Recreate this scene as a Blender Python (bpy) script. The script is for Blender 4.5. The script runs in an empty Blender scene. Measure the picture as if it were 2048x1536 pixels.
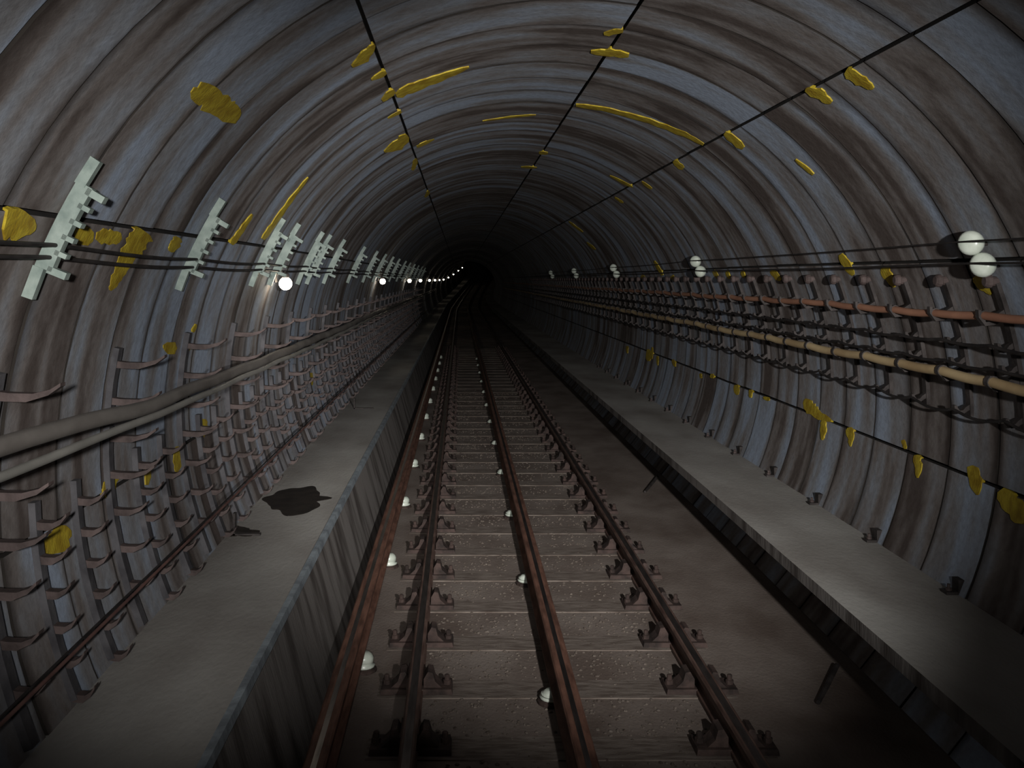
import bpy, bmesh, math, random
from math import sin, cos, pi, radians, sqrt, atan2

random.seed(7)
scene = bpy.context.scene
col = scene.collection

# ------------------------------------------------------------------ camera
# metres; Y runs down the tunnel, Z = 0 is the concrete track bed
EYE = 2.2
cam_d = bpy.data.cameras.new('camera')
cam_d.lens = 36.0
cam_d.sensor_width = 36.0
cam_d.shift_x = 0.0508
cam_d.shift_y = -0.1064
cam_d.clip_end = 400
cam = bpy.data.objects.new('camera', cam_d)
cam.location = (0, 0, EYE)
cam.rotation_euler = (radians(90), 0, 0)
col.objects.link(cam)
scene.camera = cam

# ------------------------------------------------------------------ world and train light
w = bpy.data.worlds.new('world')
scene.world = w
w.use_nodes = True
w.node_tree.nodes['Background'].inputs[0].default_value = (0.05, 0.045, 0.04, 1)
w.node_tree.nodes['Background'].inputs[1].default_value = 0.02


def spot(name, loc, target, power, size, blend, radius, colr):
    d = bpy.data.lights.new(name, 'SPOT')
    d.energy = power
    d.spot_size = radians(size)
    d.spot_blend = blend
    d.shadow_soft_size = radius
    d.color = colr
    o = bpy.data.objects.new(name, d)
    o.location = loc
    import mathutils
    v = mathutils.Vector(target) - mathutils.Vector(loc)
    o.rotation_euler = v.to_track_quat('-Z', 'Y').to_euler()
    col.objects.link(o)
    return o


# the lamps of the train we ride in
spot('train_lamp_near', (-0.05, -0.5, EYE + 0.10), (-1.10, 5.5, EYE - 0.36), 1150, 42, 1.0, 0.05, (1.0, 0.98, 0.95))
spot('train_lamp_far', (1.00, -0.5, EYE + 0.14), (0.80, 5.5, EYE - 0.30), 4000, 44, 1.0, 0.05, (1.0, 0.98, 0.95))

vs = scene.view_settings
vs.view_transform = 'Standard'
vs.look = 'None'
vs.exposure = 0.0
vs.gamma = 1.0
vs.use_curve_mapping = False

# ------------------------------------------------------------------ the tunnel's shape
CX, CZ, R = 0.54, EYE - 0.785, 2.172          # axis and radius of the lining
LEN0, LEN1 = -3.0, 126.0
RING = 0.508
RING0 = 2.35
JOINTS = [-128.0, -95.5, -62.9, -26.6, 9.5, 36.1, 66.7, 97.3, 130.0]
LEDGE = EYE - 1.63


def bend(y):
    """how far the axis has wandered at distance y: a slight dip, then a curve to the right that climbs"""
    dx = 0.00066 * max(0.0, y - 65.0) ** 2
    dz = -0.0045 * max(0.0, min(y, 75.0) - 8.0) + 0.00075 * max(0.0, y - 75.0) ** 2
    return dx, dz


def wallp(theta, inset=0.0):
    """point of the cross-section, theta in degrees clockwise from the crown"""
    t = radians(theta)
    return CX + (R - inset) * sin(t), CZ + (R - inset) * cos(t)


def wall_x(z, side, inset=0.0):
    r = R - inset
    return CX + side * sqrt(max(0.0, r * r - (z - CZ) ** 2))


def theta_of(z, side):
    return math.degrees(atan2(side * sqrt(max(0, R * R - (z - CZ) ** 2)), z - CZ))


# ------------------------------------------------------------------ materials
def new_mat(name):
    m = bpy.data.materials.new(name)
    m.use_nodes = True
    nt = m.node_tree
    b = nt.nodes['Principled BSDF']
    return m, nt, b


def noise_mat(name, c1, c2, scale=8.0, rough=0.8, bump=0.0, stretch=(1, 1, 1), detail=5.0, lo=0.35, hi=0.65, metal=0.0, bscale=None, spec=0.3):
    m, nt, b = new_mat(name)
    N = nt.nodes
    L = nt.links
    tc = N.new('ShaderNodeNewGeometry')
    mp = N.new('ShaderNodeMapping')
    mp.inputs['Scale'].default_value = stretch
    L.new(tc.outputs['Position'], mp.inputs['Vector'])
    nz = N.new('ShaderNodeTexNoise')
    nz.inputs['Scale'].default_value = scale
    nz.inputs['Detail'].default_value = detail
    L.new(mp.outputs[0], nz.inputs['Vector'])
    cr = N.new('ShaderNodeValToRGB')
    cr.color_ramp.elements[0].position = lo
    cr.color_ramp.elements[1].position = hi
    cr.color_ramp.elements[0].color = (*c1, 1)
    cr.color_ramp.elements[1].color = (*c2, 1)
    L.new(nz.outputs[0], cr.inputs[0])
    L.new(cr.outputs[0], b.inputs['Base Color'])
    b.inputs['Roughness'].default_value = rough
    b.inputs['Metallic'].default_value = metal
    b.inputs['Specular IOR Level'].default_value = spec
    if bump:
        n2 = N.new('ShaderNodeTexNoise')
        n2.inputs['Scale'].default_value = bscale or scale * 5
        n2.inputs['Detail'].default_value = 4
        L.new(mp.outputs[0], n2.inputs['Vector'])
        bp = N.new('ShaderNodeBump')
        bp.inputs['Strength'].default_value = bump
        bp.inputs['Distance'].default_value = 0.01
        L.new(n2.outputs[0], bp.inputs['Height'])
        L.new(bp.outputs[0], b.inputs['Normal'])
    return m


def lining_mat():
    """cement-grey lining with a blue cast, rust-brown streaks that run round the ring and dirt"""
    m, nt, b = new_mat('lining')
    N = nt.nodes
    L = nt.links
    g = N.new('ShaderNodeNewGeometry')
    sp = N.new('ShaderNodeSeparateXYZ')
    L.new(g.outputs['Position'], sp.inputs[0])

    def math_(op, a, bb=None):
        n = N.new('ShaderNodeMath')
        n.operation = op
        for k, v in enumerate((a, bb)):
            if v is None:
                continue
            if isinstance(v, (int, float)):
                n.inputs[k].default_value = v
            else:
                L.new(v, n.inputs[k])
        return n.outputs[0]
    ang = math_('ARCTAN2', math_('SUBTRACT', sp.outputs[0], CX), math_('SUBTRACT', sp.outputs[2], CZ))
    oi = N.new('ShaderNodeObjectInfo')

    def cyl(sa, sy, off):
        cb = N.new('ShaderNodeCombineXYZ')
        L.new(math_('MULTIPLY', ang, sa), cb.inputs[0])
        L.new(math_('MULTIPLY', sp.outputs[1], sy), cb.inputs[1])
        L.new(math_('ADD', math_('MULTIPLY', oi.outputs['Random'], 6.0), off), cb.inputs[2])
        return cb.outputs[0]

    def noise(vec, scale, detail):
        n = N.new('ShaderNodeTexNoise')
        n.inputs['Scale'].default_value = scale
        n.inputs['Detail'].default_value = detail
        n.inputs['Roughness'].default_value = 0.6
        L.new(vec, n.inputs['Vector'])
        return n.outputs[0]
    streak = noise(cyl(1.0, 3.6, 0.0), 1.0, 2)          # bands round the ring
    blot = noise(cyl(2.6, 1.6, 3.0), 1.6, 3)            # patches
    fine = noise(cyl(60, 24, 1.0), 1.0, 4)
    k = math_('ADD', math_('MULTIPLY', streak, 0.64), math_('MULTIPLY', blot, 0.36))
    k = math_('ADD', k, math_('MULTIPLY', math_('SUBTRACT', oi.outputs['Random'], 0.5), 0.16))
    cr = N.new('ShaderNodeValToRGB')
    e = cr.color_ramp.elements
    e[0].position = 0.38
    e[0].color = (0.092, 0.074, 0.067, 1)
    e[1].position = 0.62
    e[1].color = (0.300, 0.352, 0.440, 1)
    a = e.new(0.45)
    a.color = (0.188, 0.168, 0.160, 1)
    a = e.new(0.53)
    a.color = (0.242, 0.250, 0.270, 1)
    L.new(k, cr.inputs[0])
    mx = N.new('ShaderNodeMixRGB')
    mx.blend_type = 'MULTIPLY'
    mx.inputs[0].default_value = 0.42
    c2 = N.new('ShaderNodeValToRGB')
    c2.color_ramp.elements[0].position = 0.3
    c2.color_ramp.elements[0].color = (0.55, 0.5, 0.47, 1)
    c2.color_ramp.elements[1].position = 0.62
    c2.color_ramp.elements[1].color = (1, 1, 1, 1)
    L.new(fine, c2.inputs[0])
    L.new(cr.outputs[0], mx.inputs[1])
    L.new(c2.outputs[0], mx.inputs[2])
    # soot that has gathered along some of the ring joints
    u = math_('FRACT', math_('DIVIDE', math_('SUBTRACT', sp.outputs[1], RING0 - RING / 2), RING))
    dj = math_('MINIMUM', u, math_('SUBTRACT', 1.0, u))
    patchy = noise(cyl(1.6, 2.1, 9.0), 1.0, 3)
    width = math_('MULTIPLY', math_('MAXIMUM', math_('SUBTRACT', patchy, 0.40), 0.0), 0.75)
    soot = math_('SUBTRACT', 1.0, math_('DIVIDE', dj, math_('ADD', width, 0.004)))
    soot = math_('MULTIPLY', math_('MAXIMUM', soot, 0.0), 0.8)
    mj = N.new('ShaderNodeMixRGB')
    L.new(soot, mj.inputs[0])
    L.new(mx.outputs[0], mj.inputs[1])
    mj.inputs[2].default_value = (0.030, 0.022, 0.019, 1)
    L.new(mj.outputs[0], b.inputs['Base Color'])
    b.inputs['Roughness'].default_value = 0.75
    b.inputs['Specular IOR Level'].default_value = 0.25
    bp = N.new('ShaderNodeBump')
    bp.inputs['Strength'].default_value = 0.35
    bp.inputs['Distance'].default_value = 0.008
    L.new(fine, bp.inputs['Height'])
    L.new(bp.outputs[0], b.inputs['Normal'])
    return m


def emit_mat(name, c, s):
    m, nt, b = new_mat(name)
    b.inputs['Base Color'].default_value = (*c, 1)
    b.inputs['Emission Color'].default_value = (*c, 1)
    b.inputs['Emission Strength'].default_value = s
    return m


M = {
    'lining': lining_mat(),
    'joint': noise_mat('joint', (0.010, 0.008, 0.007), (0.022, 0.018, 0.015), 5, 0.95),
    'ledge': noise_mat('ledge_concrete', (0.200, 0.182, 0.165), (0.360, 0.348, 0.325), 1.6, 0.85, 0.3, (1, 0.45, 1), 7, 0.32, 0.66, bscale=45),
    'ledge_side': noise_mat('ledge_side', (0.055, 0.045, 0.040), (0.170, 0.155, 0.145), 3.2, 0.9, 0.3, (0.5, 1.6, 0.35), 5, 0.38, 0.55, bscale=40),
    'edge': noise_mat('ledge_edge', (0.15, 0.17, 0.19), (0.27, 0.31, 0.34), 9, 0.6, 0.2),
    'bed': noise_mat('track_bed', (0.125, 0.094, 0.078), (0.225, 0.188, 0.164), 2.2, 0.9, 0.4, (1, 0.6, 1), 8, 0.34, 0.66, bscale=60),
    'ballast': noise_mat('ballast', (0.070, 0.052, 0.042), (0.17, 0.142, 0.12), 26, 0.9, 0.4, detail=6),
    'sleeper': noise_mat('sleeper_wood', (0.105, 0.080, 0.066), (0.215, 0.180, 0.155), 7, 0.9, 0.4, (1, 5, 1), 6),
    'chair': noise_mat('chair_iron', (0.022, 0.015, 0.013), (0.065, 0.042, 0.036), 14, 0.8, 0.3),
    'rust': noise_mat('rail_rust', (0.080, 0.036, 0.024), (0.175, 0.085, 0.058), 10, 0.7, 0.2, (3, 0.5, 3)),
    'rust_dark': noise_mat('rail_rust_dark', (0.060, 0.032, 0.025), (0.135, 0.085, 0.068), 10, 0.65, 0.2, (3, 0.5, 3)),
    'worn': noise_mat('worn_rail_steel', (0.10, 0.085, 0.08), (0.2, 0.17, 0.16), 12, 0.33, 0, (3, 0.4, 3), metal=0.9),
    'iron': noise_mat('dark_iron', (0.020, 0.016, 0.015), (0.052, 0.044, 0.042), 12, 0.75, 0.2),
    'hook': noise_mat('hook_iron', (0.042, 0.030, 0.028), (0.090, 0.066, 0.062), 12, 0.7, 0.2),
    'post': noise_mat('post_iron', (0.038, 0.036, 0.040), (0.085, 0.082, 0.088), 8, 0.75, 0.2),
    'pale': noise_mat('pale_green_paint', (0.14, 0.178, 0.16), (0.24, 0.285, 0.255), 14, 0.55, 0.1),
    'cable': noise_mat('cable_grey', (0.105, 0.093, 0.084), (0.175, 0.160, 0.145), 6, 0.6, 0.1, (1, 0.4, 1)),
    'cable2': noise_mat('cable_light_grey', (0.16, 0.155, 0.14), (0.25, 0.24, 0.22), 6, 0.55, 0.1, (1, 0.4, 1)),
    'tan': noise_mat('cable_tan', (0.36, 0.25, 0.13), (0.52, 0.40, 0.225), 4, 0.6, 0.1, (1, 0.5, 1)),
    'terra': noise_mat('cable_terracotta', (0.27, 0.125, 0.078), (0.40, 0.20, 0.125), 4, 0.6, 0.1, (1, 0.5, 1)),
    'black': noise_mat('black_wire', (0.012, 0.010, 0.010), (0.030, 0.026, 0.025), 8, 0.6),
    'pipe': noise_mat('red_brown_pipe', (0.095, 0.048, 0.042), (0.16, 0.085, 0.072), 8, 0.6, 0.1),
    'white': noise_mat('white_porcelain', (0.42, 0.465, 0.40), (0.56, 0.60, 0.53), 14, 0.3, spec=0.5),
    'yellow': noise_mat('yellow_sealant', (0.28, 0.185, 0.012), (0.46, 0.355, 0.03), 15, 0.6, 0.3, bscale=60),
    'blackish': noise_mat('blackish_patch', (0.012, 0.009, 0.007), (0.024, 0.018, 0.014), 9, 0.55, 0.2),
    'globe': emit_mat('lamp_globe', (1.0, 0.88, 0.68), 24.0),
}


# ------------------------------------------------------------------ object helpers
def link(name, me, mat=None, parent=None, smooth=False):
    o = bpy.data.objects.new(name, me)
    if mat is not None and not me.materials:
        me.materials.append(M[mat])
    if smooth:
        for p in me.polygons:
            p.use_smooth = True
    col.objects.link(o)
    if parent is not None:
        o.parent = parent
    return o


def mesh(name, vs, fs):
    me = bpy.data.meshes.new(name)
    me.from_pydata(vs, [], fs)
    me.update()
    return me


def empty(name, loc):
    o = bpy.data.objects.new(name, None)
    o.location = loc
    o.empty_display_size = 0.1
    col.objects.link(o)
    return o


def tag(o, label=None, cat=None, group=None, kind=None):
    if label:
        o['label'] = label
    if cat:
        o['category'] = cat
    if group:
        o['group'] = group
    if kind:
        o['kind'] = kind
    return o


class MB:
    def __init__(s):
        s.v = []
        s.f = []

    def add(s, vs, fs):
        k = len(s.v)
        s.v += [tuple(p) for p in vs]
        s.f += [tuple(i + k for i in f) for f in fs]

    def box(s, x0, x1, y0, y1, z0, z1, taper=0.0):
        t = taper
        s.add([(x0, y0, z0), (x1, y0, z0), (x1, y1, z0), (x0, y1, z0),
               (x0 + t, y0 + t, z1), (x1 - t, y0 + t, z1), (x1 - t, y1 - t, z1), (x0 + t, y1 - t, z1)],
              [(0, 3, 2, 1), (4, 5, 6, 7), (0, 1, 5, 4), (1, 2, 6, 5), (2, 3, 7, 6), (3, 0, 4, 7)])

    def poly_x(s, pts, y0, y1):
        """a plate: polygon in XZ (counter-clockwise seen from -Y), extruded in Y"""
        n = len(pts)
        vs = [(x, y0, z) for x, z in pts] + [(x, y1, z) for x, z in pts]
        fs = [tuple(range(n)), tuple(range(2 * n - 1, n - 1, -1))]
        for i in range(n):
            j = (i + 1) % n
            fs.append((j, i, n + i, n + j))
        s.add(vs, fs)

    def lathe(s, prof, axis_o, ex, ey, ez, n=14):
        """prof: (radius, height) along ez from axis_o"""
        vs = []
        for r, h in prof:
            for k in range(n):
                a = 2 * pi * k / n
                vs.append(tuple(axis_o[i] + r * (cos(a) * ex[i] + sin(a) * ey[i]) + h * ez[i] for i in range(3)))
        fs = []
        for q in range(len(prof) - 1):
            for k in range(n):
                k2 = (k + 1) % n
                fs.append((q * n + k, q * n + k2, (q + 1) * n + k2, (q + 1) * n + k))
        fs.append(tuple(range(n - 1, -1, -1)))
        m = (len(prof) - 1) * n
        fs.append(tuple(range(m, m + n)))
        s.add(vs, fs)

    def tube(s, pts, rad, n=8):
        import mathutils
        V = [mathutils.Vector(p) for p in pts]
        if not isinstance(rad, (list, tuple)):
            rad = [rad] * len(V)
        vs = []
        for i, p in enumerate(V):
            t = (V[min(i + 1, len(V) - 1)] - V[max(i - 1, 0)]).normalized()
            up = mathutils.Vector((0, 0, 1)) if abs(t.z) < 0.9 else mathutils.Vector((0, 1, 0))
            u = t.cross(up).normalized()
            w_ = u.cross(t).normalized()
            for k in range(n):
                a = 2 * pi * k / n
                vs.append(tuple(p + rad[i] * (cos(a) * u + sin(a) * w_)))
        fs = []
        for i in range(len(V) - 1):
            for k in range(n):
                k2 = (k + 1) % n
                fs.append((i * n + k, i * n + k2, (i + 1) * n + k2, (i + 1) * n + k))
        fs.append(tuple(range(n - 1, -1, -1)))
        m = (len(V) - 1) * n
        fs.append(tuple(range(m, m + n)))
        s.add(vs, fs)

    def mesh(s, name):
        me = mesh(name, s.v, s.f)
        bm = bmesh.new()
        bm.from_mesh(me)
        bmesh.ops.recalc_face_normals(bm, faces=bm.faces)
        bm.to_mesh(me)
        bm.free()
        return me


def ysteps(y0, y1, near=1.0, far=3.0):
    out = [y0]
    while out[-1] < y1 - 1e-6:
        out.append(min(y1, out[-1] + (near if out[-1] < 30 else far)))
    return out


def sweep(name, prof, y0, y1, closed=True, steps=None):
    """extrude a profile of (x, z) down the tunnel, following its bends"""
    ys = steps or ysteps(y0, y1)
    n = len(prof)
    vs = []
    for y in ys:
        dx, dz = bend(y)
        vs += [(x + dx, y, z + dz) for x, z in prof]
    fs = []
    for i in range(len(ys) - 1):
        for k in range(n if closed else n - 1):
            k2 = (k + 1) % n
            fs.append((i * n + k, i * n + k2, (i + 1) * n + k2, (i + 1) * n + k))
    if closed:
        fs.append(tuple(range(n)))
        fs.append(tuple(range(len(vs) - 1, len(vs) - n - 1, -1)))
    me = mesh(name, vs, fs)
    bm = bmesh.new()
    bm.from_mesh(me)
    bmesh.ops.recalc_face_normals(bm, faces=bm.faces)
    bm.to_mesh(me)
    bm.free()
    return me


ORD = ('first second third fourth fifth sixth seventh eighth ninth tenth eleventh twelfth thirteenth fourteenth fifteenth sixteenth '
       'seventeenth eighteenth nineteenth twentieth twenty-first twenty-second twenty-third twenty-fourth twenty-fifth twenty-sixth '
       'twenty-seventh twenty-eighth twenty-ninth thirtieth').split()


def nth(i):
    return ORD[i]


def instance(proto, loc, label=None, first=False):
    """a copy of a thing with its parts and sub-parts; the first use is the prototype itself"""
    if first:
        r = proto
    else:
        r = proto.copy()
        col.objects.link(r)
        for ch in list(proto.children):
            c = ch.copy()
            col.objects.link(c)
            c.parent = r
            for g in list(ch.children):
                d = g.copy()
                col.objects.link(d)
                d.parent = c
    r.location = loc
    if label:
        r['label'] = label
    return r


def at(y, z=0.0, x=0.0):
    dx, dz = bend(y)
    return (x + dx, y, z + dz)


# ================================================================== STRUCTURE
# --- the dark ground behind the lining, seen only in its joints
vs, fs = [], []
NA = 72
ys = ysteps(LEN0, LEN1, 1.5, 3.0)
for y in ys:
    dx, dz = bend(y)
    for k in range(NA):
        a = 2 * pi * k / NA
        vs.append((CX + dx + (R + 0.045) * sin(a), y, CZ + dz + (R + 0.045) * cos(a)))
for i in range(len(ys) - 1):
    for k in range(NA):
        k2 = (k + 1) % NA
        fs.append((i * NA + k, (i + 1) * NA + k, (i + 1) * NA + k2, i * NA + k2))
fs.append(tuple(range(len(vs) - NA, len(vs))))
wall = link('wall_lining', mesh('wall_lining', vs, fs), 'joint', smooth=False)
tag(wall, 'round tunnel wall of grey lining segments with brown streaks', 'wall', kind='structure')


def segment_mesh(a0, a1, nd=10):
    """a flush curved panel: a smooth face and a narrow chamfered rim with its own vertices, so the face keeps its own shading"""
    gap_a, ch, g = 0.004 / R, 0.006, 0.0022
    A0, A1 = radians(a0) + gap_a, radians(a1) - gap_a
    B0_, B1_ = A0 + ch / R, A1 - ch / R
    angs = [B0_ + (B1_ - B0_) * k / nd for k in range(nd + 1)]
    y0, y1 = -RING / 2 + g, RING / 2 - g
    vs, fs = [], []

    def put(a, r, y):
        vs.append((r * sin(a), y, r * cos(a)))
        return len(vs) - 1
    lo = [put(a, R, y0 + ch) for a in angs]
    hi = [put(a, R, y1 - ch) for a in angs]
    for k in range(nd):
        fs.append((lo[k], lo[k + 1], hi[k + 1], hi[k]))
    nf = len(fs)
    for yi, yo in ((y0 + ch, y0), (y1 - ch, y1)):
        i_ = [put(a, R, yi) for a in angs]
        o_ = [put(a, R + 0.012, yo) for a in angs]
        for k in range(len(i_) - 1):
            fs.append((i_[k], i_[k + 1], o_[k + 1], o_[k]))
    for ai, ao in ((B0_, A0), (B1_, A1)):
        q = [put(ai, R, y0 + ch), put(ai, R, y1 - ch), put(ao, R + 0.024, y1), put(ao, R + 0.024, y0)]
        fs.append(tuple(q))
    me = mesh('lining_segment', vs, fs)
    me.materials.append(M['lining'])
    me.materials.append(M['joint'])
    for k, p in enumerate(me.polygons):
        p.use_smooth = k < nf
        p.material_index = 0 if k < nf else 1
    return me


seg_meshes = [segment_mesh(JOINTS[i], JOINTS[i + 1]) for i in range(len(JOINTS) - 1)]
NRING = 37
for q in range(NRING):
    y = RING0 + q * RING
    for i, me in enumerate(seg_meshes):
        dx, dz = bend(y)
        mid = radians((JOINTS[i] + JOINTS[i + 1]) / 2)
        off = random.uniform(-0.004, 0.003)
        o = link('lining_segment', me, 'lining', wall)
        o.location = (CX + dx + off * sin(mid), y, CZ + dz + off * cos(mid))

# rings too far off, or behind us, to tell their segments apart
mb = MB()
ylist = [RING0 - RING * (k + 1) for k in range(9)]
y = RING0 + NRING * RING
while y < LEN1 - 1:
    ylist.append(y)
    y += RING
for y in ylist:
    dx, dz = bend(y)
    for me in seg_meshes:
        off = random.uniform(-0.004, 0.004)
        vv = [(v.co.x * (1 + off / R) + CX + dx, v.co.y + y, v.co.z * (1 + off / R) + CZ + dz) for v in me.vertices]
        mb.add(vv, [tuple(p.vertices) for p in me.polygons])
me = mesh('lining_rings', mb.v, mb.f)
me.materials.append(M['lining'])
me.materials.append(M['joint'])
pat = [(p.use_smooth, p.material_index) for m_ in seg_meshes for p in m_.polygons]
for k, p in enumerate(me.polygons):
    p.use_smooth, p.material_index = pat[k % len(pat)]
o = link('lining_rings', me, None, wall)
tag(o, kind='stuff')

# --- track bed
prof = [(wall_x(0.0, -1, -0.02), -0.25), (wall_x(0.0, -1, -0.02), 0.0), (-0.3, 0.0), (-0.20, -0.004), (1.24, -0.004), (1.36, 0.0), (wall_x(0.02, 1, -0.02), 0.02), (wall_x(0.02, 1, -0.02), -0.25)]
floor = link('floor', sweep('floor', prof, LEN0, LEN1), 'bed')
tag(floor, 'dull brown concrete track bed under the four rails', 'floor', kind='structure')

# --- walkway on the lamp side: a battered concrete bench
xl = wall_x(LEDGE, -1, -0.03)
prof = [(xl, LEDGE), (-0.862, LEDGE), (-0.70, 0.0), (-0.70, -0.1), (xl, -0.1)]
fl = link('footpath_left', sweep('footpath_left', prof, LEN0, LEN1), 'ledge')
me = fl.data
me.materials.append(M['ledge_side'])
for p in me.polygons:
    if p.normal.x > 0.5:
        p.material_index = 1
tag(fl, 'grey concrete walkway below the cable racks, with a stained side', 'footpath', kind='structure')
e = link('edging', sweep('edging', [(-0.872, LEDGE + 0.006), (-0.842, LEDGE + 0.006), (-0.834, LEDGE - 0.03), (-0.872, LEDGE - 0.03)], LEN0, LEN1), 'edge', fl)

# --- walkway on the other side: a slab over a dark void
xr = wall_x(LEDGE, 1, -0.03)
fr = link('footpath_right', sweep('footpath_right', [(1.885, LEDGE), (xr, LEDGE), (xr, LEDGE - 0.07), (1.885, LEDGE - 0.07)], LEN0, LEN1), 'ledge')
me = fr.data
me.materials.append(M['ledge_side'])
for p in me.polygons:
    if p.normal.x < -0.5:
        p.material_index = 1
tag(fr, 'grey concrete walkway slab jutting out below the tan cable', 'footpath', kind='structure')


# ================================================================== YELLOW SEALANT on the lining
def to_wall(px, py):
    """which point of the lining lies behind a spot seen in the photograph (straight part of the tunnel)"""
    rx, rz = (px - 920) / 2048.0, (550 - py) / 2048.0
    cx, cz = CX, CZ - EYE
    a = rx * rx + rz * rz
    bq = rx * cx + rz * cz
    t = (bq + sqrt(bq * bq - a * (cx * cx + cz * cz - R * R))) / a
    return math.degrees(atan2(rx * t - cx, rz * t - cz)), t


patches = [
    [(380, 190, 26), (410, 188, 54), (440, 210, 46), (462, 224, 46), (480, 222, 16)],
    [(8, 440, 70), (40, 447, 62), (68, 455, 20)],
    [(146, 468, 34), (184, 471, 34)], [(190, 470, 24), (215, 474, 32), (240, 470, 24)],
    [(288, 462, 38), (272, 484, 48), (256, 506, 33), (241, 535, 25), (228, 562, 19), (218, 580, 8)],
    [(356, 474, 18), (347, 490, 20), (338, 502, 12)],
    [(504, 428, 5), (482, 460, 11), (462, 488, 12)], [(616, 354, 4), (580, 400, 8), (545, 450, 10), (525, 478, 11)],
    [(748, 88, 8), (728, 113, 20), (704, 132, 8)], [(772, 143, 12), (742, 158, 5)],
    [(938, 133, 5), (880, 154, 14), (830, 172, 18), (792, 190, 15)], [(788, 180, 14), (764, 200, 12)], [(802, 221, 8), (775, 235, 5)],
    [(814, 270, 20), (797, 288, 22), (768, 302, 5)], [(868, 276, 4), (833, 291, 8)], [(832, 316, 10), (824, 337, 8)], [(858, 378, 7), (850, 390, 6)],
    [(1208, 66, 10), (1246, 60, 10)], [(1182, 102, 8), (1220, 104, 14), (1258, 110, 12)],
    [(1152, 209, 8), (1220, 219, 8), (1300, 241, 9), (1371, 268, 10), (1408, 288, 8)], [(965, 240, 2), (1020, 232, 4), (1072, 228, 3)],
    [(1078, 302, 6), (1096, 303, 6)], [(1042, 330, 4), (1074, 331, 4)],
    [(1692, 142, 18), (1720, 158, 24), (1748, 176, 10)], [(1612, 178, 12), (1638, 186, 22), (1664, 204, 10)], [(1450, 265, 14), (1488, 295, 14)],
    [(1348, 320, 10), (1367, 336, 12)], [(1592, 318, 6), (1628, 348, 8)], [(1220, 348, 4), (1266, 371, 6)], [(1284, 360, 5), (1304, 375, 6)],
    [(1230, 391, 5), (1247, 402, 5)], [(1138, 438, 4), (1166, 459, 5)], [(1174, 479, 4), (1191, 494, 5)],
    [(1682, 508, 12), (1695, 530, 16), (1708, 550, 12)], [(1768, 534, 18), (1780, 556, 18), (1790, 574, 6)], [(1952, 552, 16), (1966, 568, 20), (1984, 588, 10)],
    [(1544, 540, 14), (1562, 560, 10)], [(1309, 518, 5), (1326, 547, 8)], [(1428, 538, 10), (1437, 555, 9)], [(1454, 540, 8), (1460, 556, 6)],
    [(1485, 540, 8), (1489, 554, 7)], [(1284, 546, 8), (1292, 556, 7)], [(1344, 548, 10), (1351, 558, 6)],
    [(1612, 798, 10), (1622, 815, 25), (1634, 828, 18), (1664, 842, 7)], [(1648, 840, 10), (1648, 863, 12), (1645, 880, 4)],
    [(1700, 855, 15), (1703, 875, 13), (1702, 893, 4)], [(1834, 910, 17), (1838, 935, 14), (1836, 956, 5)], [(1943, 932, 22), (1952, 962, 27), (1957, 990, 8)],
    [(2004, 980, 26), (2028, 1012, 42), (2052, 1044, 30)], [(1808, 880, 11), (1813, 898, 6)], [(1473, 768, 12), (1476, 788, 8)],
    [(1502, 778, 8), (1502, 794, 6)], [(1528, 794, 8), (1540, 799, 6)], [(1297, 694, 9), (1298, 718, 9)], [(1305, 690, 4), (1304, 714, 5)],
    [(1316, 708, 6), (1316, 727, 4)], [(1255, 687, 5), (1255, 702, 4)], [(1346, 716, 8), (1351, 730, 5)], [(1402, 744, 5), (1403, 754, 5)], [(1425, 745, 8), (1425, 754, 7)],
    [(406, 838, 15), (405, 860, 18), (402, 877, 7)], [(357, 893, 16), (355, 920, 22), (351, 944, 8)], [(296, 938, 13), (292, 970, 8)],
    [(226, 942, 16), (218, 968, 30), (211, 996, 10)], [(134, 1056, 34), (112, 1080, 48), (86, 1108, 24)], [(340, 684, 28), (340, 708, 22)],
    [(374, 688, 16), (369, 707, 9)], [(384, 664, 7), (391, 648, 6)], [(621, 743, 11), (622, 768, 8)],
]
rp = random.Random(3)
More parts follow.
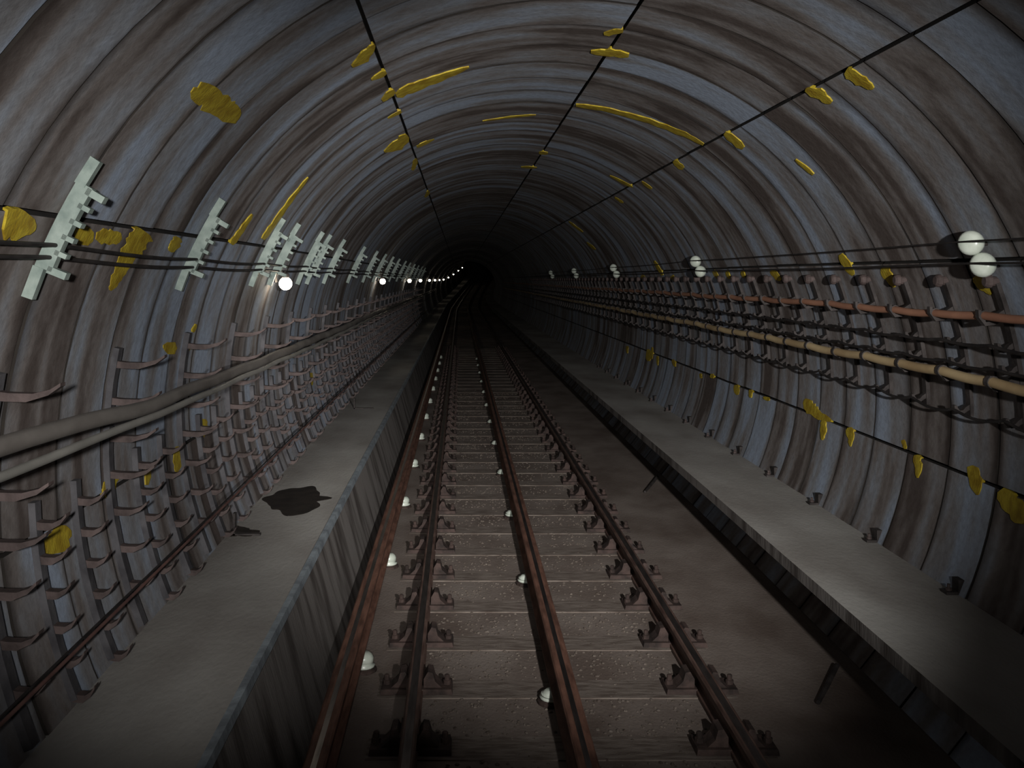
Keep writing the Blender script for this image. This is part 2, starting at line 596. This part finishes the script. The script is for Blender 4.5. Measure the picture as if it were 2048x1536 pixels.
for pl in patches:
    # densify the stroke with ragged edges, then lay it on the lining
    pts = []
    for a, b_ in zip(pl, pl[1:]):
        k = 4
        for j in range(k):
            t = j / k
            pts.append([a[i] + (b_[i] - a[i]) * t for i in range(3)])
    pts.append(list(pl[-1]))
    secs = []
    for i, p in enumerate(pts):
        a, b_ = pts[max(0, i - 1)], pts[min(len(pts) - 1, i + 1)]
        tx, ty = b_[0] - a[0], b_[1] - a[1]
        ln = math.hypot(tx, ty) or 1
        nx, ny = -ty / ln, tx / ln
        f = 1.0
        if i in (0, len(pts) - 1):
            f = 0.55
        w1 = p[2] * 0.5 * f * rp.uniform(0.75, 1.2)
        w2 = p[2] * 0.5 * f * rp.uniform(0.75, 1.2)
        secs.append([to_wall(p[0] + nx * s, p[1] + ny * s) for s in (w1, w1 * 0.33, -w2 * 0.33, -w2)])
    ymid = sum(q[1] for s in secs for q in s) / (4 * len(secs))
    vs, fs = [], []
    for s in secs:
        for j, (th, yy) in enumerate(s):
            x, z = wallp(th, 0.0075 if j in (1, 2) else 0.0065)
            dx, dz = bend(yy)
            vs.append((x + dx, yy, z + dz))
        for j in (0, 3):
            x, z = wallp(s[j][0], -0.012)
            dx, dz = bend(s[j][1])
            vs.append((x + dx, s[j][1], z + dz))
    for i in range(len(secs) - 1):
        o, n_ = i * 6, (i + 1) * 6
        order = [4, 0, 1, 2, 3, 5]
        for a, b_ in zip(order, order[1:]):
            fs.append((o + a, o + b_, n_ + b_, n_ + a))
    fs.append((4, 0, 1, 2, 3, 5))
    k = (len(secs) - 1) * 6
    fs.append(tuple(k + j for j in (5, 3, 2, 1, 0, 4)))
    me = mesh('yellow_patch', vs, fs)
    bm = bmesh.new()
    bm.from_mesh(me)
    bmesh.ops.recalc_face_normals(bm, faces=bm.faces)
    bm.to_mesh(me)
    bm.free()
    o = link('yellow_patch', me, 'yellow', wall)
    o['label'] = 'yellow sealant smeared over a lining joint'

# ================================================================== TRACK
RAIL2, RAIL4, RAIL1, RAIL3 = -0.229, 1.272, -0.592, 0.531


def mirror_prof(x, half):
    """half: (half width, z) from foot to head, mirrored about x"""
    return [(x + w_, z) for w_, z in half] + [(x - w_, z) for w_, z in reversed(half)]


def rail(name, x, z0, half, mat, strip, label):
    o = link(name, sweep(name, mirror_prof(x, [(w_, z0 + z) for w_, z in half]), LEN0, LEN1), mat)
    tag(o, label, 'rail', 'rails')
    zt = z0 + half[-1][1]
    link('running_surface', sweep('running_surface', [(x - strip, zt - 0.004), (x + strip, zt - 0.004), (x + strip, zt + 0.0012), (x - strip, zt + 0.0012)], LEN0, LEN1), 'worn', o)
    return o


run_half = [(0.035, 0), (0.035, 0.02), (0.012, 0.035), (0.012, 0.085), (0.035, 0.097), (0.036, 0.128), (0.028, 0.138)]
con_half = [(0.065, 0), (0.065, 0.012), (0.022, 0.03), (0.022, 0.07), (0.046, 0.082), (0.046, 0.105), (0.038, 0.112)]
rail('running_rail', RAIL2, 0.002, run_half, 'rust_dark', 0.018, 'worn running rail in chairs beside the outer conductor rail')
rail('running_rail', RAIL4, 0.002, run_half, 'rust_dark', 0.018, 'worn running rail in chairs nearest the jutting walkway slab')
rail('conductor_rail', RAIL1, 0.103, con_half, 'rust', 0.012, 'rust-red conductor rail on white insulators beside the lamp-side walkway')
rail('conductor_rail', RAIL3, 0.068, con_half, 'rust', 0.012, 'rust-red conductor rail midway between the two running rails')

# --- sleepers, each with its two chairs
PITCH = 0.68
SL0 = 2.72


def make_sleeper():
    t = empty('sleeper', (0, 0, 0))
    mb = MB()
    mb.box(-0.44, 1.50, -0.125, 0.125, -0.09, 0.002, 0.008)
    link('timber', mb.mesh('timber'), 'sleeper', t)
    for x in (RAIL2, RAIL4):
        mb = MB()
        mb.box(x - 0.19, x + 0.19, -0.085, 0.085, 0.004, 0.030, 0.006)
        # stepped jaws either side of the rail
        for s in (-1, 1):
            mb.poly_x([(x + s * 0.038, 0.028), (x + s * 0.135, 0.028), (x + s * 0.098, 0.062), (x + s * 0.085, 0.108), (x + s * 0.060, 0.112), (x + s * 0.038, 0.075)][::s], -0.055, 0.055)
        c = link('chair', mb.mesh('chair'), 'chair', t)
        for s in (-1, 1):
            mb = MB()
            mb.lathe([(0.021, 0), (0.021, 0.022), (0.014, 0.024), (0.014, 0.048), (0.009, 0.052)], (x + s * 0.16, 0.0, 0.028), (1, 0, 0), (0, 1, 0), (0, 0, 1), 8)
            link('bolt', mb.mesh('bolt'), 'chair', c)
        mb = MB()
        s = -1 if x < 0.5 else 1
        mb.box(*sorted((x + s * 0.016, x + s * 0.052)), -0.11, 0.11, 0.045, 0.098, 0.005)
        link('key', mb.mesh('key'), 'chair', c)
    return t


proto = make_sleeper()
tag(proto, 'x', 'sleeper', 'sleepers with rail chairs')
for i in range(2, 44):
    y = SL0 + i * PITCH
    if 3 <= i < 3 + len(ORD):
        lab = f'{nth(i - 3)} sleeper with iron chairs counted from the bottom of the photo'
    elif i < 3:
        lab = 'sleeper with iron chairs just below the edge of the photo'
    else:
        lab = 'small dark sleeper with iron chairs far down the tunnel'
    instance(proto, at(y), lab, i == 2)

# --- white insulators that carry the conductor rails
def make_insulator(name, h):
    t = empty(name, (0, 0, 0))
    mb = MB()
    mb.lathe([(0.075, 0), (0.075, 0.012), (0.05, 0.02)], (0, 0, 0.0), (1, 0, 0), (0, 1, 0), (0, 0, 1), 14)
    link('base', mb.mesh('base'), 'chair', t)
    mb = MB()
    mb.lathe([(0.050, 0.018), (0.062, 0.024), (0.064, 0.034), (0.046, 0.042), (0.056, 0.05), (0.056, h - 0.028), (0.048, h - 0.012), (0.032, h)], (0, 0, 0), (1, 0, 0), (0, 1, 0), (0, 0, 1), 16)
    link('porcelain', mb.mesh('porcelain'), 'white', t, smooth=True)
    return t


for (x, h, y0, nm, where) in ((RAIL1 + 0.055, 0.101, 3.68, 'outer', 'outer conductor rail'), (RAIL3 - 0.058, 0.066, 3.25, 'centre', 'centre conductor rail')):
    proto = make_insulator('rail_insulator', h)
    tag(proto, 'x', 'insulator', f'white insulators under the {where}')
    for i in range(1, 13):
        y = y0 + i * 2.02
        instance(proto, at(y, 0.0, x), f'{nth(i - 1)} white porcelain insulator under the {where} from the bottom', i == 1)

# --- stones between the running rails
rb = random.Random(11)
mb = MB()
ico = [(-0.53, 0, 0.85), (0.53, 0, 0.85), (-0.53, 0, -0.85), (0.53, 0, -0.85), (0, 0.85, 0.53), (0, 0.85, -0.53), (0, -0.85, 0.53), (0, -0.85, -0.53), (0.85, 0.53, 0), (-0.85, 0.53, 0), (0.85, -0.53, 0), (-0.85, -0.53, 0)]
icf = [(1, 4, 0), (4, 9, 0), (4, 5, 9), (8, 5, 4), (1, 8, 4), (1, 10, 8), (10, 3, 8), (8, 3, 5), (3, 2, 5), (3, 7, 2), (3, 10, 7), (10, 6, 7), (6, 11, 7), (6, 0, 11), (6, 1, 0), (10, 1, 6), (11, 0, 9), (2, 11, 9), (5, 2, 9), (11, 2, 7)]
for i in range(9000):
    y = 2.5 + 17.5 * rb.random() ** 1.4
    x = rb.uniform(-0.17, 1.2)
    ph = ((y - SL0 + PITCH / 2) % PITCH) - PITCH / 2
    if abs(ph) < 0.13 and rb.random() < 0.45:
        continue
    if abs(x - RAIL3) < 0.07:
        continue
    r = rb.uniform(0.005, 0.012)
    dx, dz = bend(y)
    q = [rb.uniform(0.7, 1.25) for _ in range(3)]
    a = rb.random() * 6.28
    vs = []
    for (u, v, w_) in ico:
        u, v, w_ = u * q[0] * r, v * q[1] * r, w_ * q[2] * r * 0.7
        vs.append((x + dx + u * cos(a) - v * sin(a), y + u * sin(a) + v * cos(a), -0.005 + dz + r * 0.2 + w_))
    mb.add(vs, icf)
o = link('ballast_gravel', mesh('ballast_gravel', mb.v, mb.f), 'ballast')
tag(o, 'dirty gravel lying between the running rails', 'gravel', kind='stuff')


# ================================================================== LAMP-SIDE WALL
def line_tube(name, path, rad, mat, label, cat, y0, y1, step=0.25, group=None, n=8):
    """a cable along the tunnel; path(y) gives its (x, z) in the cross-section"""
    pts = []
    y = y0
    while y <= y1:
        x, z = path(y)
        dx, dz = bend(y)
        pts.append((x + dx, y, z + dz))
        y += step if y < 25 else step * 4
    mb = MB()
    mb.tube(pts, rad, n)
    o = link(name, mb.mesh(name), mat, smooth=True)
    tag(o, label, cat, group)
    return o


def interp(tab):
    def f(y):
        if y <= tab[0][0]:
            return tab[0][1]
        for (a, va), (b_, vb) in zip(tab, tab[1:]):
            if y <= b_:
                t = (y - a) / (b_ - a)
                t = t * t * (3 - 2 * t)
                return va + (vb - va) * t
        return tab[-1][1]
    return f


# --- tall cable racks with upturned arms
ARM_Z = [EYE - 0.395 - 0.168 * k for k in range(8)]


def arm_mesh(L, s, hy=0.022, th=0.022):
    """an arm that leaves the wall level, thickens underneath and turns up at its tip; s = direction into the tunnel"""
    top = [(0.0, 0.004), (0.25 * L, -0.004), (0.6 * L, -0.006), (0.85 * L, 0.008), (L, 0.030)]
    bot = [(L, 0.018), (0.82 * L, -0.012), (0.5 * L, -0.006 - th * 1.3), (0.2 * L, -0.006 - th * 1.2), (0.0, -0.006 - th)]
    pts = [(s * x, z) for x, z in top + bot]
    mb = MB()
    mb.poly_x(pts, -hy, hy)
    return mb.mesh('arm')


def post_mesh(z_top, z_bot, side, wy, n0, n1, nseg=8):
    vs, fs = [], []
    for k in range(nseg + 1):
        z = z_top + (z_bot - z_top) * k / nseg
        th = theta_of(z, side)
        for (ins, y) in ((n0, -wy), (n1, -wy), (n1, wy), (n0, wy)):
            x, zz = wallp(th, ins)
            vs.append((x, y, zz))
    for k in range(nseg):
        for j in range(4):
            j2 = (j + 1) % 4
            fs.append((k * 4 + j, k * 4 + j2, k * 4 + 4 + j2, k * 4 + 4 + j))
    fs += [(0, 1, 2, 3), tuple(nseg * 4 + j for j in (3, 2, 1, 0))]
    mb = MB()
    mb.add(vs, fs)
    return mb.mesh('post')


def make_rack(name, arms, z_top, z_bot, wy):
    t = empty(name, (0, 0, 0))
    link('post', post_mesh(z_top, z_bot, -1, wy, -0.005, 0.03), 'post', t)
    for z, L in arms:
        o = link('arm', arm_mesh(L, 1), 'hook', t)
        o.location = (wall_x(z, -1, 0.012), 0, z)
    return t


tall_arms = [(z, (0.235, 0.235, 0.23, 0.22, 0.17, 0.15, 0.13, 0.10)[k]) for k, z in enumerate(ARM_Z[:7])]
proto = make_rack('cable_rack', tall_arms, EYE - 0.33, LEDGE + 0.02, 0.028)
tag(proto, 'x', 'cable rack', 'tall cable racks on the lamp-side wall')
for i in range(30):
    y = 3.48 + i * 1.22
    if i < len(ORD):
        lab = f'{nth(i)} tall iron rack of upturned arms holding the thick grey cable'
    else:
        lab = 'tall iron cable rack lost in the dark beyond the lamps'
    instance(proto, at(y), lab, i == 0)

short_arms = [(EYE - 0.93 - 0.13 * k, 0.13 - 0.008 * k) for k in range(6)]
proto = make_rack('hook_rack', short_arms, EYE - 0.86, LEDGE + 0.02, 0.026)
tag(proto, 'x', 'hook rack', 'short hook racks on the lamp-side wall')
k = 0
for i in range(1, 60):
    for f in (0.33, 0.67):
        y = 3.48 + i * 1.22 + f * 1.22 - 1.22
        if y > 34:
            continue
        if k < len(ORD):
            lab = f'{nth(k)} short rack of stubby iron hooks low above the stained walkway'
        else:
            lab = 'tiny short hook rack low on the dark distant wall'
        instance(proto, at(y), lab, k == 0)
        k += 1

# --- the cables they carry
zk = interp([(2.0, EYE - 0.49), (3.1, EYE - 0.515), (4.6, EYE - 0.578), (7.2, EYE - 0.600), (11.8, EYE - 0.600), (16, EYE - 0.58)])
line_tube('power_cable', lambda y: (-1.375 + 0.006 * sin(y * 1.7), zk(y) + 0.004 * sin(y * 5.15)), 0.033, 'cable', 'thick grey-brown cable resting on the tall rack arms', 'cable', 1.0, 60)
zk2 = interp([(2.0, EYE - 0.575), (3.2, EYE - 0.590), (4.0, EYE - 0.606), (5.4, EYE - 0.625), (7, EYE - 0.636), (10, EYE - 0.643), (16, EYE - 0.62)])
line_tube('power_cable', lambda y: (-1.335 + 0.006 * sin(y * 1.5 + 1), zk2(y) + 0.004 * sin(y * 5.15 + 0.4)), 0.0165, 'cable2', 'thinner light grey cable slung just under the thick one', 'cable', 1.0, 60)
# --- thin red-brown pipe low over the walkway
line_tube('pipe', lambda y: (-1.395, EYE - 1.365), 0.0072, 'pipe', 'thin red-brown pipe running low over the stained walkway', 'pipe', 1.0, 45)
line_tube('wire', lambda y: (-1.425, EYE - 1.372), 0.005, 'black', 'black wire running tight along the red-brown pipe', 'wire', 1.0, 45)

# --- pale green comb brackets and the two bare wires
TH_A, TH_B = -56.6, -71.2


def sn_box(mb, s0, s1, n0, n1, y0, y1):
    """a block on the wall: s along the wall (0 at the bracket's top, metres downwards), n off the wall"""
    vs = []
    for y in (y0, y1):
        for (s, n) in ((s0, n0), (s1, n0), (s1, n1), (s0, n1)):
            x, z = wallp(TH_A - math.degrees(s / R), n)
            vs.append((x, y, z))
    mb.add(vs, [(0, 1, 2, 3), (7, 6, 5, 4), (0, 4, 5, 1), (1, 5, 6, 2), (2, 6, 7, 3), (3, 7, 4, 0)])


def make_comb():
    t = empty('wire_bracket', (0, 0, 0))
    for (a, b_) in ((0.0, 0.105), (0.425, 0.54)):
        mb = MB()
        sn_box(mb, a, b_, 0.0, 0.040, -0.024, 0.010)
        link('mounting_tab', mb.mesh('mounting_tab'), 'pale', t)
    mb = MB()
    for k in range(5):
        sn_box(mb, 0.095 + k * 0.066, 0.095 + (k + 1) * 0.066, 0.004, 0.066, -0.020, 0.020)
    link('plate', mb.mesh('plate'), 'pale', t)
    for k in range(6):
        s = 0.098 + k * 0.062
        big = k in (0, 5)
        mb = MB()
        sn_box(mb, s, s + (0.026 if big else 0.018), 0.05, 0.118 if big else 0.094, -0.020, 0.020)
        link('peg', mb.mesh('peg'), 'pale', t)
    return t


proto = make_comb()
tag(proto, 'x', 'bracket', 'pale green comb brackets on the lamp-side wall')
for i, y in enumerate([3.55, 5.44, 7.32, 8.02, 9.42, 9.98, 11.2, 13.6, 15.7, 17.5, 19.5, 21.5, 24.0, 26.3, 28.8, 31.5, 34.5, 37.5]):
    instance(proto, at(y), f'{nth(i)} pale green comb bracket along the two black wires', i == 0)

zw = interp([(2, EYE + 0.115), (3.2, EYE + 0.105), (5.3, EYE + 0.085), (7, EYE + 0.082), (13, EYE + 0.090), (40, EYE + 0.09)])
line_tube('wire', lambda y: (-1.392 + 0.002 * sin(y * 3), zw(y) - 0.010 * abs(sin((y - 3.55) * 1.66))), 0.0075, 'black', 'upper of the two black wires on the pale green brackets', 'wire', 1.0, 60)
line_tube('wire', lambda y: (-1.412 + 0.002 * sin(y * 3), zw(y) - 0.042 - 0.010 * abs(sin((y - 3.55) * 1.66))), 0.0075, 'black', 'lower of the two black wires on the pale green brackets', 'wire', 1.0, 60)


# --- lit lamps
def make_lamp():
    t = empty('tunnel_lamp', (0, 0, 0))
    x0, z0 = -1.39, EYE - 0.068
    xw = wall_x(z0 + 0.06, -1)
    mb = MB()
    mb.box(xw - 0.01, xw + 0.025, -0.05, 0.05, z0 + 0.01, z0 + 0.12, 0.006)
    link('wall_plate', mb.mesh('wall_plate'), 'iron', t)
    mb = MB()
    mb.tube([(xw + 0.01, 0, z0 + 0.075), (xw + 0.05, 0, z0 + 0.082), (x0 - 0.01, 0, z0 + 0.085), (x0, 0, z0 + 0.07)], 0.011, 8)
    link('bracket_arm', mb.mesh('bracket_arm'), 'iron', t)
    mb = MB()
    mb.lathe([(0.024, 0.046), (0.030, 0.052), (0.030, 0.078), (0.018, 0.086)], (x0, 0, z0), (1, 0, 0), (0, 1, 0), (0, 0, 1), 14)
    link('holder', mb.mesh('holder'), 'iron', t)
    mb = MB()
    prof = [(0.052 * sin(pi * k / 12) + 0.0004, -0.052 * cos(pi * k / 12)) for k in range(13)]
    mb.lathe(prof, (x0, 0, z0), (1, 0, 0), (0, 1, 0), (0, 0, 1), 20)
    o = link('globe', mb.mesh('globe'), 'globe', t, smooth=True)
    o['label'] = 'glowing warm white globe'
    return t


proto = make_lamp()
tag(proto, 'x', 'lamp', 'lit lamps along the wall')
for i, y in enumerate([8.16, 18.4, 28.2, 36.0, 46.7, 57.0, 69.0, 79.0, 89.0, 99.0, 108.0, 115.0]):
    instance(proto, at(y), f'{nth(i)} lit globe lamp in the string running into the tunnel', i == 0)


# --- irregular dark patches and small cleats on the walkway
def blob(name, cx, cy, rx, ry, z, seed, label, spike=None):
    r_ = random.Random(seed)
    n = 96
    ph = [r_.uniform(0, 6.28) for _ in range(4)]
    vs = [(cx, cy, z + 0.004)]
    for k in range(n):
        a = 2 * pi * k / n
        f = 1 + 0.16 * sin(2 * a + ph[0]) + 0.12 * sin(3 * a + ph[1]) + 0.07 * sin(7 * a + ph[2]) + 0.035 * sin(11 * a + ph[3])
        if spike is not None:
            d = abs((a - spike + pi) % (2 * pi) - pi)
            f += 0.55 * max(0, 1 - d / 0.28)
        vs.append((cx + rx * f * cos(a), cy + ry * f * sin(a), z + 0.0035))
    for k in range(n):
        vs.append((vs[1 + k][0], vs[1 + k][1], z - 0.002))
    fs = [(0, 1 + k, 1 + (k + 1) % n) for k in range(n)] + [(1 + k, n + 1 + k, n + 1 + (k + 1) % n, 1 + (k + 1) % n) for k in range(n)]
    o = link(name, mesh(name, vs, fs), 'blackish')
    tag(o, label, 'stain')
    return o


blob('blackish_patch', -1.20, 7.42, 0.215, 0.40, LEDGE, 5, 'large dark patch spread across the walkway', 0.1)
blob('blackish_patch', -1.42, 6.5, 0.13, 0.13, LEDGE, 9, 'small dark patch on the walkway by the racks')


def make_cleat(name, L, h):
    t = empty(name, (0, 0, 0))
    mb = MB()
    mb.box(0, 0.014, -0.02, 0.02, 0, h)
    link('upright', mb.mesh('upright'), 'iron', t)
    mb = MB()
    mb.box(0.0, L, -0.02, 0.02, 0.0, 0.012)
    link('foot', mb.mesh('foot'), 'iron', t)
    return t


for (x, y, L, h, lab) in ((-1.31, 12.65, 0.24, 0.13, 'dark L-shaped iron cleat standing at the far walkway edge of the racks'),
                          (-1.42, 6.42, 0.17, 0.14, 'dark L-shaped iron cleat standing in the small dark patch')):
    c = make_cleat('iron_cleat', L, h)
    tag(c, lab, 'cleat', 'iron cleats on the walkway')
    c.location = at(y, LEDGE, x)

# ================================================================== CABLE-SIDE WALL
# --- brackets, one to a ring
B0 = 4.40
B_TOP, B_BOT = EYE - 0.035, EYE - 0.745
HOOKS = [(EYE - 0.194, 0.125, 'large'), (EYE - 0.340, 0.07, 'small'), (EYE - 0.447, 0.07, 'small'), (EYE - 0.510, 0.135, 'large'), (EYE - 0.70, 0.075, 'small')]


def make_bracket():
    t = empty('cable_bracket', (0, 0, 0))
    link('strap', post_mesh(B_TOP, B_BOT, 1, 0.024, -0.005, 0.022, 8), 'iron', t)
    # knob at the top
    th = theta_of(B_TOP + 0.005, 1)
    x, z = wallp(th, 0.0)
    mb = MB()
    mb.lathe([(0.024, 0), (0.024, 0.03), (0.034, 0.036), (0.034, 0.056), (0.022, 0.066)], (x, 0, z), (0, 1, 0), (0, 0, 1), (-1, 0, 0), 12)
    link('knob', mb.mesh('knob'), 'hook', t)
    for z, L, kind in HOOKS:
        xw = wall_x(z, 1, 0.01)
        r = 0.03 if kind == 'large' else 0.014
        mb = MB()
        pts = [(0, r + 0.012), (-L * 0.45, r * 0.2), (-L * 0.62, -r * 0.9), (-L * 0.85, -r * 1.05), (-L, 0.0), (-L - 0.004, r * 0.9)]
        lo = [(-L - 0.018, r * 0.9), (-L - 0.016, -r * 0.3), (-L * 0.88, -r * 1.05 - 0.018), (-L * 0.55, -r * 0.9 - 0.018), (-L * 0.25, -r), (0, -r * 0.6)]
        mb.poly_x([(xw + a, z + b_) for a, b_ in pts + lo], -0.017, 0.017)
        link('cable_hook', mb.mesh('cable_hook'), 'iron', t)
    return t


proto = make_bracket()
tag(proto, 'x', 'bracket', 'cable brackets on the tan-cable wall')
NB = 64
for i in range(1, NB):
    y = B0 + i * RING
    if i <= len(ORD):
        lab = f'{nth(i - 1)} dark iron bracket carrying the tan and terracotta cables'
    else:
        lab = 'small dark iron bracket crowded into the distance under the cables'
    instance(proto, at(y), lab, i == 1)


def sag(y, amp, k=1.0):
    u = ((y - B0) / RING) % 1.0
    return -amp * 4 * u * (1 - u)


rw = random.Random(5)
wob = [rw.uniform(-1, 1) for _ in range(400)]


def wobble(y, amp):
    u = (y - B0) / RING
    i = int(math.floor(u))
    f = u - i
    f = f * f * (3 - 2 * f)
    return amp * (wob[i % 400] * (1 - f) + wob[(i + 1) % 400] * f)


line_tube('power_cable', lambda y: (2.505 + wobble(y, 0.006), EYE - 0.194 + sag(y, 0.008) + wobble(y + 7, 0.007)), 0.021, 'terra', 'terracotta-coloured cable along the top hooks of the brackets', 'cable', 2.5, 60, 0.127)
line_tube('power_cable', lambda y: (2.545 + wobble(y, 0.006), EYE - 0.512 + sag(y, 0.008) + wobble(y + 3, 0.008)), 0.0265, 'tan', 'thick tan cable along the lower hooks of the brackets', 'cable', 2.5, 60, 0.127)
line_tube('wire', lambda y: (2.545, EYE - 0.342 + sag(y, 0.014) + wobble(y + 9, 0.005)), 0.009, 'black', 'upper thin black wire strung between the terracotta and tan cables', 'wire', 2.5, 60, 0.127)
line_tube('wire', lambda y: (2.565, EYE - 0.449 + sag(y, 0.016) + wobble(y + 5, 0.005)), 0.009, 'black', 'lower thin black wire strung just above the tan cable', 'wire', 2.5, 60, 0.127)
line_tube('wire', lambda y: (2.612, EYE - 0.702 + sag(y, 0.030) + wobble(y + 2, 0.006)), 0.008, 'black', 'sagging black wire draped from hook to hook below the tan cable', 'wire', 2.5, 60, 0.0635)


# --- cable clips on the tan and the terracotta cable
def clip_mesh(r):
    mb = MB()
    n = 12
    vs = []
    for y, rr in ((-0.018, r - 0.004), (-0.018, r + 0.004), (0.018, r + 0.004), (0.018, r - 0.004)):
        for k in range(n):
            a = 2 * pi * k / n
            vs.append((rr * cos(a), y, rr * sin(a)))
    fs = []
    for q in range(4):
        for k in range(n):
            k2 = (k + 1) % n
            fs.append((q * n + k, q * n + k2, ((q + 1) % 4) * n + k2, ((q + 1) % 4) * n + k))
    mb.add(vs, fs)
    return mb.mesh('cable_clip')


cm1, cm2 = clip_mesh(0.0215), clip_mesh(0.027)
brs = [o for o in bpy.data.objects if o.name.split('.')[0] == 'cable_bracket']
for b_ in brs:
    y = b_.location.y
    dx, dz = bend(y)
    for me, x, z in ((cm1, 2.505 + wobble(y, 0.006), EYE - 0.194 + wobble(y + 7, 0.007)), (cm2, 2.545 + wobble(y, 0.006), EYE - 0.512 + wobble(y + 3, 0.008))):
        o = link('clip', me, 'iron', b_)
        o.location = (x, 0, z)


# --- white disc insulators and their bare wires
def make_disc(z):
    t = empty('disc_insulator', (0, 0, 0))
    xw = wall_x(z, 1)
    mb = MB()
    mb.tube([(xw + 0.01, 0, z), (xw - 0.05, 0, z)], 0.012, 8)
    link('spindle', mb.mesh('spindle'), 'iron', t)
    # a fat button of porcelain turned on an axis that points into the tunnel and back at the train
    ax = (-0.78, -0.62, 0.0)
    ex = (0.62, -0.78, 0.0)
    mb = MB()
    mb.lathe([(0.030, -0.045), (0.044, -0.040), (0.056, -0.022), (0.060, 0.0), (0.056, 0.018), (0.042, 0.032), (0.018, 0.038)], (xw - 0.075, 0, z), ex, (0, 0, 1), ax, 20)
    link('porcelain', mb.mesh('porcelain'), 'white', t, smooth=True)
    return t


DISC_Y = [4.86, 10.55, 16.2, 21.8, 27.4]
for z, nm in ((EYE + 0.152, 'upper'), (EYE + 0.048, 'lower')):
    proto = make_disc(z)
    tag(proto, 'x', 'insulator', 'white disc insulators on the tan-cable wall')
    for i, y in enumerate(DISC_Y):
        yy = y - (0.02 if nm == 'lower' else 0)
        instance(proto, at(yy), f'{nm} white disc insulator of the {nth(i)} pair above the terracotta cable', i == 0)


def wsag(y, amp):
    u = ((y - DISC_Y[0]) / 5.65) % 1.0
    return -amp * 4 * u * (1 - u)


xd1, xd2 = wall_x(EYE + 0.152, 1) - 0.128, wall_x(EYE + 0.048, 1) - 0.128
line_tube('wire', lambda y: (xd1, EYE + 0.158 + wsag(y, 0.012)), 0.0045, 'black', 'upper bare wire crossing the faces of the white discs', 'wire', 2.5, 45, 0.25)
line_tube('wire', lambda y: (xd2, EYE + 0.056 + wsag(y, 0.014)), 0.0055, 'black', 'lower bare wire crossing the faces of the white discs', 'wire', 2.5, 45, 0.25)


# --- anchor lugs where the slab meets the wall
def make_lug():
    t = empty('anchor_lug', (0, 0, 0))
    xw = wall_x(LEDGE + 0.03, 1)
    mb = MB()
    mb.box(xw - 0.075, xw + 0.01, -0.035, 0.035, LEDGE - 0.002, LEDGE + 0.014)
    mb.box(xw - 0.014, xw + 0.02, -0.035, 0.035, LEDGE + 0.012, LEDGE + 0.075)
    link('angle_plate', mb.mesh('angle_plate'), 'iron', t)
    mb = MB()
    mb.lathe([(0.016, 0), (0.016, 0.014), (0.009, 0.016), (0.009, 0.034)], (xw - 0.048, 0, LEDGE + 0.013), (1, 0, 0), (0, 1, 0), (0, 0, 1), 8)
    link('bolt', mb.mesh('bolt'), 'hook', t)
    return t


proto = make_lug()
tag(proto, 'x', 'lug', 'anchor lugs on the walkway slab')
for i in range(14):
    instance(proto, at(5.25 + i * 1.02), f'{nth(i)} small iron lug bolted where the jutting slab meets the wall', i == 0)


# --- iron bars lying from the track bed in under the slab
for (x0, y0, x1, y1, lab) in ((1.86, 10.3, 2.12, 11.0, 'thin dark iron bar lying half under the jutting slab, the farther one'),
                              (1.82, 5.2, 2.08, 5.65, 'thin dark iron bar lying half under the jutting slab, near the dark corner')):
    mb = MB()
    z0 = 0.036
    mb.tube([at(y0, z0 - 0.006, x0), at((y0 + y1) / 2, z0, (x0 + x1) / 2), at(y1, z0 + 0.01, x1)], [0.012, 0.015, 0.015], 8)
    o = link('iron_bar', mb.mesh('iron_bar'), 'iron')
    tag(o, lab, 'bar')
